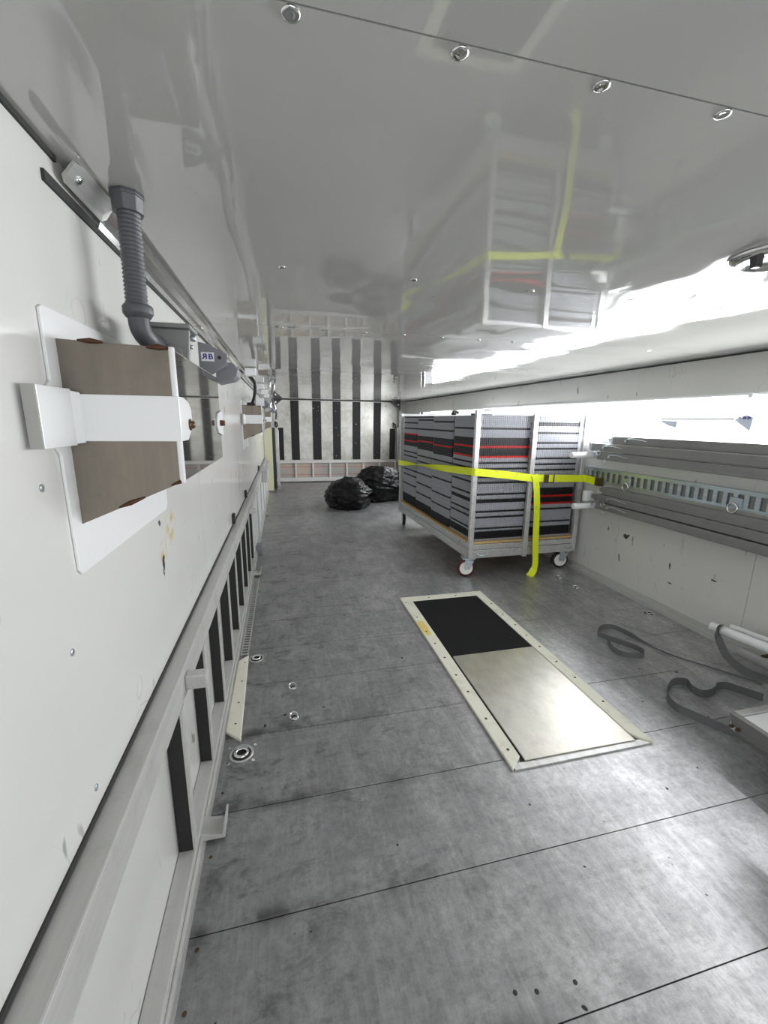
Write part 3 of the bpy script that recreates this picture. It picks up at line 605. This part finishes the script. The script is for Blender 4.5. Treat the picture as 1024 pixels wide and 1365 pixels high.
# things on top of the tiles
pb = empty('pry_bar', (1.35, 3.0, 1.15), 'short black bar propped on top of the tile stacks', 'bar')
rel(pb, MB().hexa([(1.44, 2.86, 1.178), (1.60, 2.72, 1.162), (1.60, 2.735, 1.162), (1.44, 2.875, 1.178), (1.44, 2.86, 1.192), (1.60, 2.72, 1.170), (1.60, 2.735, 1.170), (1.44, 2.875, 1.192)]).build('bar', M['blackgloss'], None, .003))
rel(pb, MB().box(1.36, 1.52, 2.90, 2.93, 1.148, 1.162).build('bar_foot', M['blackgloss'], None, .003))
kb = empty('hand_knob', (1.24, 3.02, 1.155), 'small black lever knob lying on the left edge of the tile stacks', 'knob')
rel(kb, MB().tube(smooth([(1.245, 2.98, 1.155), (1.25, 3.0, 1.172), (1.27, 3.02, 1.180), (1.30, 3.02, 1.165)], 4), .009, 8).build('lever', M['blackgloss']))
rel(kb, MB().lathe((1.255, 3.0, 1.150), (0, 0, 1), [(0, .02), (.01, .02), (.018, .012)], 14).build('knob_base', M['blackgloss']))
# yellow ratchet strap round the cart
ys = empty('ratchet_strap', (1.7, 2.57, .74), 'bright yellow ratchet strap wrapped round the cart and hooked to the wall track', 'strap')
def cl_(x, y, z): return mxw @ Vector((x, y, z))
up = Vector((0, 0, 1)); pts = []
def add(p, q): pts.append((p, q))
add(Vector((2.145, 2.50, .700)), up); add(cl_(.90, -.016, .706), up); add(cl_(.65, -.018, .712), up); add(cl_(.45, -.018, .718), up); add(cl_(.25, -.016, .745), up); add(cl_(.04, -.014, .766), up); add(cl_(.005, -.012, .768), up); add(cl_(-.007, .002, .768), up)
n = 26
for i in range(n+1):
    t = i/n; a = math.pi*min(1, max(0, (t-.25)/.75))*1.0
    q = up*math.cos(a)+Vector((-1, 0, 0))*math.sin(a)
    add(cl_(-.009-.003*math.sin(a)-.014*(abs(math.sin(a))), .03+t*(CL-.04), .768-.10*t), q)
add(cl_(-.006, CL+.004, .667), -up); add(cl_(.02, CL+.01, .667), -up); add(cl_(CW, CL+.012, .667), -up)
rel(ys, MB().ribbon(pts, .052, .003).build('webbing', M['yellow']))
tl = [cl_(.465, -.024, .742), cl_(.478, -.026, .70), cl_(.492, -.028, .62), cl_(.506, -.030, .48), cl_(.514, -.032, .32), cl_(.520, -.036, .20), cl_(.525, -.040, .12), cl_(.522, -.045, .07), cl_(.508, -.05, .035), cl_(.482, -.06, .008), cl_(.462, -.065, .0035)]
tl = smooth(tl, 3); rel(ys, MB().ribbon([(p, (1, 0, .0) if i > 4 else (1, 0, -.5+.12*i)) if i < len(tl)-8 else (p, (.85, -.35, .0)) for i, p in enumerate(tl)], .048, .003).build('hanging_tail', M['yellow']))
def cb(mbx, a, b):   # box in cart axes
    (x0, y0, z0), (x1, y1, z1) = a, b
    return mbx.hexa([cl_(*p) for p in ((x0,y0,z0),(x1,y0,z0),(x1,y1,z0),(x0,y1,z0),(x0,y0,z1),(x1,y0,z1),(x1,y1,z1),(x0,y1,z1))])
b = MB(); cb(b, (.545, -.032, .682), (.580, -.022, .742)); cb(b, (.622, -.030, .684), (.628, -.022, .74)); cb(b, (.548, -.034, .682), (.62, -.030, .69))
rel(ys, b.build('ratchet_buckle', M['brown'], None, .002))
rel(ys, MB().box(2.14, 2.158, 2.44, 2.50, .672, .728).build('end_hook', M['brown'], None, .002))
# ------------------------------------------------------------------ bin bags
def bag(name, loc, sc, seed, label, rz=0, knot=None):
    bm = bmesh.new(); bmesh.ops.create_icosphere(bm, subdivisions=6, radius=1)
    for v in bm.verts:
        d = v.co.normalized(); p = d*1.6+Vector((seed, seed*.7, 0))
        r = 1+.16*noise.noise(p)+.06*noise.noise(p*2.6)
        rid = 1-abs(noise.noise(Vector((d.x*2.2+seed, d.y*2.2, d.z*5.5))))*2; r += .05*max(0, rid)**3
        rid = 1-abs(noise.noise(Vector((d.x*5+seed, d.y*4, d.z*9)))) * 2; r += .015*max(0, rid)**3
        q = d*r; q.z = max(q.z, -.62+.02*noise.noise(p*4))
        v.co = Vector((q.x*sc[0], q.y*sc[1], (q.z+.62)*sc[2]))
    me = bpy.data.meshes.new(name); bm.to_mesh(me); bm.free(); me.materials.append(M['bag'])
    for p_ in me.polygons: p_.use_smooth = True
    root = empty(name, loc, label, 'bag', rz=rz)
    o = bpy.data.objects.new('bag_body', me); C.objects.link(o); o.parent = root
    if knot:
        kx, ky, kz = knot; mb = MB()
        for k in range(5):
            a = k*1.3; mb.ribbon([((kx, ky, kz), (math.sin(a), 0, math.cos(a))), ((kx+.05, ky-.03, kz+.03*math.cos(a)), (math.sin(a), 0, math.cos(a))), ((kx+.09, ky-.05, kz+.06*math.cos(a)-.02), (math.sin(a), .2, math.cos(a)))], [.03, .06, .08], .003)
        mb.build('gathered_neck', M['bag'], root)
    return root
bag('bin_bag', (.80, 5.28, 0), (.29, .30, .235), 3.1, 'low black plastic bin bag lying on the floor in front of the other', knot=(.24, -.18, .17))
bag('bin_bag', (1.30, 5.72, 0), (.34, .28, .30), 8.4, 'taller black plastic bin bag slumped between the cart and the other bag')
# ------------------------------------------------------------------ floor hatch
fh = empty('lift_hatch', (.95, 1.67, 0), 'long floor hatch with cream screwed border, black mat and bright metal plate', 'hatch')
def H(o): return rel(fh, o)
bx0, bx1, by0, by1, t = .678, 1.228, .995, 2.350, .012
def strip(pts, nm): H(MB().prism([(a, b, .0005) for a, b in pts], (0, 0, t)).build(nm, M['cream'], None, .003))
strip([(bx0, by0), (bx0+.052, by0+.045), (bx0+.065, by1-.065), (bx0, by1)], 'border_strip'); strip([(bx0+.002, by1), (bx0+.065, by1-.065), (bx1-.055, by1-.06), (bx1-.002, by1)], 'border_strip')
strip([(bx1, by1), (bx1-.055, by1-.06), (bx1-.055, by0+.06), (bx1-.035, by0+.03), (bx1, by0)], 'border_strip'); H(MB().box(bx0+.012, bx1-.012, by0+.002, by0+.026, .0005, .006).build('threshold_strip', M['alu']))
H(MB().box(bx0+.05, bx1-.045, by0+.026, by1-.05, .0005, .0035).build('recess', M['dark']))
H(MB().box(bx0+.064, bx1-.056, 1.655, by1-.062, .003, .009).build('black_mat', M['mat']))
H(MB().hexa([(.738, 1.022, .006), (1.172, 1.018, .006), (1.170, 1.655, .006), (.746, 1.655, .006), (.738, 1.022, .011), (1.172, 1.018, .011), (1.170, 1.655, .011), (.746, 1.655, .011)]).build('lift_plate', M['plate'], None, .002))
for (x, y) in ((.693,2.269),(1.037,2.31),(.860,2.315),(.703,2.072),(.701,1.906),(.703,1.781),(.703,1.65),(.701,1.51),(.704,1.392),(.702,1.229),(.705,1.074),(1.206,2.151),(1.203,2.007),(1.206,1.874),(1.203,1.758),(1.204,1.643),(1.204,1.509),(1.206,1.382),(1.21,1.218)):
    H(MB().lathe((x, y, .0125), (0, 0, 1), [(0, .0055), (.0006, .005), (.0008, .002)], 12).build('screw', M['rust']))
# ------------------------------------------------------------------ floor fittings on the left
ps = empty('plastic_strip', (-.21, 1.6, 0), 'cream plastic strip with angled ends screwed to the floor by the left rail', 'strip')
rel(ps, MB().prism([(-.238, 1.37, .0005), (-.182, 1.315, .0005), (-.196, 1.865, .0005), (-.238, 1.82, .0005)], (0, 0, .014)).build('strip_body', M['cream'], None, .003))
for y in (1.40, 1.52, 1.66, 1.80): rel(ps, MB().lathe((-.208, y, .0145), (0, 0, 1), [(0, .004), (.0005, .003)], 10).build('screw', M['dark']))
pf = empty('perforated_strip', (-.21, 2.4, 0), 'narrow perforated metal strip on the floor beyond the cream strip', 'strip')
mb = MB().box(-.236, -.229, 1.88, 2.9, .0005, .006).box(-.205, -.198, 1.88, 2.9, .0005, .006); y = 1.885
while y < 2.89: mb.box(-.229, -.205, y, y+.012, .0005, .0055); y += .026
rel(pf, mb.build('strip_body', M['alu'])); rel(pf, MB().box(-.229, -.205, 1.88, 2.9, .0003, .001).build('gap_shade_sheet', M['dark']))  # near-black sheet painted in as the shade between the bars
def ringpan(x, y, label, s=1, rz=0):
    r = empty('recessed_ring', (x, y, 0), label, 'ring', rz=rz)
    MB().lathe((0, 0, .0005), (0, 0, 1), [(0, .039*s), (.003, .039*s), (.0035, .034*s), (.001, .031*s)], 28).build('pan', M['alu'], r)
    MB().lathe((0, 0, .0016), (0, 0, 1), [(0, .031*s), (.0006, .0305*s)], 28).build('well', M['dark'], r)
    MB().tube([(.020*s*math.cos(a*math.pi/10), .018*s*math.sin(a*math.pi/10)-.004, .008) for a in range(20)], .0052*s, 10, True).build('ring', M['chrome'], r)
    MB().box(-.018*s, .018*s, .014*s, .026*s, .002, .011).build('ring_hinge', M['zinc'], r, .002)
    for a in (.7, 2.4, 3.9, 5.5): MB().lathe((.055*s*math.cos(a), .05*s*math.sin(a), .0003), (0, 0, 1), [(0, .006*s), (.0015, .005*s)], 10).build('rivet', M['chrome'], r)
ringpan(-.175, 1.265, 'large recessed tie-down ring in the floor in front of the cream strip')
ringpan(-.160, 1.848, 'recessed tie-down ring beside the far end of the cream strip', .85)
ringpan(2.075, 1.853, 'dark recessed tie-down ring at the foot of the right wall', .8)
def floorloop(x, y, label, s=1, rz=0):
    r = empty('lashing_loop', (x, y, 0), label, 'loop', rz=rz)
    MB().tube(smooth([(-.012*s, -.006, .003), (-.013*s, .014*s, .009), (0, .022*s, .010), (.013*s, .012*s, .009), (.014*s, -.008, .004), (.003*s, -.016*s, .006), (-.010*s, -.010, .004)], 4), .0034*s, 8).build('loop_bar', M['chrome'], r)
    MB().box(-.004, .014*s, -.016*s, -.006*s, .0005, .010).build('loop_clip', M['zinc'], r, .002)
    MB().lathe((0, .002, .0003), (0, 0, 1), [(0, .014*s), (.0008, .013*s)], 16).build('bolt_hole', M['dark'], r)
floorloop(0, 1.588, 'small steel lashing loop on the floor, farther of the two near the left rail')
floorloop(0, 1.403, 'small steel lashing loop on the floor, nearer of the two near the left rail')
floorloop(1.908, 2.466, 'small steel lashing loop on the floor beside the front right castor', 1.1)
floorloop(1.91, 2.282, 'small steel lashing loop on the floor nearer than the one by the castor', 1.1)
for i, (x, y) in enumerate(((.405, .518), (.448, .51), (-.218, .731), (-.222, .632), (-.221, .928), (-.217, 1.12), (.532, .505))):
    tag(MB().lathe((x, y, .0003), (0, 0, 1), [(0, .0045), (.001, .004), (.0008, .002)], 12).build('countersunk_screw', M['brown' if x < 0 else 'dark']), ('dark screw in the lower right floor, left of a pair', 'dark screw in the lower right floor, right of a pair', 'brass floor screw by the left rail, second nearest the camera', 'brass floor screw by the left rail, nearest the camera', 'brass floor screw by the left rail near the foot tab', 'brass floor screw by the left rail beyond the foot tab', 'lone dark speck-like screw right of the pair in the floor')[i], 'screw', 'floor screws')
# ------------------------------------------------------------------ loose webbing on the floor
def loose(name, xy, label, wd=.024, thin=0):
    P3 = smooth([(x, y, .0) for x, y in xy], 6); pts = []
    for i, p in enumerate(P3):
        pts.append((p+Vector((0, 0, wd/2+.002)), (0.0, .15, 1)))
    ws = [wd]*len(pts)
    for i in range(thin): ws[i] = .006 if i < thin-6 else .006+(wd-.006)*(i-thin+7)/7
    pts = [(Vector((p.x, p.y, ws[i]/2+.002)), q) for i, (p, q) in enumerate(pts)]
    return tag(MB().ribbon(pts, ws, .002).build(name, M['webgrey']), label, 'strap')
loose('webbing_strap', [(1.988, 1.174), (1.895, 1.31), (1.801, 1.45), (1.759, 1.581), (1.742, 1.656), (1.722, 1.732), (1.659, 1.745), (1.592, 1.70), (1.590, 1.664), (1.627, 1.602), (1.667, 1.538), (1.676, 1.498), (1.66, 1.47), (1.624, 1.462), (1.561, 1.489), (1.548, 1.539), (1.575, 1.61)], 'grey webbing strap looped on the floor, the one nearer the cart', .026, 22)
loose('webbing_strap', [(1.866, 1.089), (1.821, 1.153), (1.795, 1.185), (1.751, 1.189), (1.726, 1.174), (1.68, 1.160), (1.640, 1.165), (1.632, 1.199), (1.65, 1.24), (1.60, 1.255), (1.532, 1.221), (1.480, 1.175), (1.461, 1.118), (1.48, 1.075), (1.513, 1.011), (1.542, .965), (1.585, .93), (1.66, .915)], 'grey webbing strap curled on the floor nearest the folded stand', .032)
# ------------------------------------------------------------------ folded stand at the right edge
sd = empty('folded_stand', (1.75, .7, 0), 'white tubular folded stand with flat aluminium frame at the right edge of the photo', 'stand')
def D(o): return rel(sd, o)
dx, dy = .043, -.218
def along(x, y, z, t): return (x+dx*t, y+dy*t, z)
D(MB().cyl((1.985, 1.43, .15), along(1.985, 1.43, .15, 4.6), .0225, 20).build('main_tube', M['white']))
D(MB().lathe((1.992, 1.395, .15), (dx, dy, 0), [(0, .0232), (.012, .0232)], 20).build('tube_band', M['black']))
D(MB().cyl((2.085, 1.41, .145), along(2.085, 1.41, .145, 4.4), .014, 16).build('thin_tube', M['white']))
D(MB().prism([(2.0, 1.42, .10), (1.985, 1.42, .10), (1.985, 1.42, .085), (2.0, 1.42, .085)], (.16, -.95, 0)).prism([(2.035, 1.38, .085), (2.02, 1.38, .085), (2.02, 1.38, .06), (2.035, 1.38, .06)], (.16, -.95, 0)).build('side_rail', M['alu']))
for t in (.9, 1.9, 3): D(MB().cyl(along(1.992, 1.42, .10, t), along(2.06, 1.42, .10, t), .008, 10).build('cross_pin', M['brown']))
D(MB().hexa([(1.462, .25, .078), (1.478, .25, .078), (1.478, .915, .078), (1.462, .915, .078), (1.440, .25, .15), (1.462, .25, .15), (1.462, .925, .15), (1.440, .925, .15)]).build('side_channel', M['alubeam'], None, .002))
D(MB().box(1.455, 2.02, .902, .925, .085, .15).build('end_channel', M['alu'], None, .002))
D(MB().box(1.465, 2.02, .25, .90, .135, .142).build('flat_panel', M['white']))
D(MB().box(2.0, 2.03, .25, .92, .078, .15).build('side_channel', M['alubeam'], None, .002))
D(MB().box(1.44, 1.465, -.35, .80, .34, .44).build('added_shadow_rail', M['alubeam'], None, .003))  # unseen rail added to cast a shadow band on the floor
for y in (-.28, .52): D(MB().box(1.443, 1.462, y, y+.04, .142, .345).build('upright', M['alubeam']))  # unseen posts added to carry the shadow-casting rail
D(MB().box(1.443, 1.462, -.30, .25, .09, .142).build('side_channel', M['alubeam']))
for x, y in ((1.5, -.26), (1.475, .3), (2.01, .86), (2.01, .3), (1.475, .6)): D(MB().cyl((x, y, 0), (x, y, .085), .012, 12).build('foot', M['black']))
for y in (.915, .895): D(MB().cyl((1.444, y, .10), (1.456, y, .10), .006, 10).build('bolt', M['brown']))
D(MB().box(2.06, 2.10, .5, .56, 0, .14).box(2.04, 2.08, 1.1, 1.14, 0, .135).build('foot', M['alu'], None, .003))
st_ = smooth([(1.995, 1.39, .172), (1.975, 1.385, .15), (1.965, 1.37, .12), (1.955, 1.31, .06), (1.99, 1.25, .018), (2.05, 1.17, .006)], 5)
tag(MB().ribbon([(p, (.75, .35, .35)) for p in st_], .045, .002).build('webbing_strap', M['webgrey']), 'grey webbing strap hanging from the end of the white tube to the floor', 'strap')
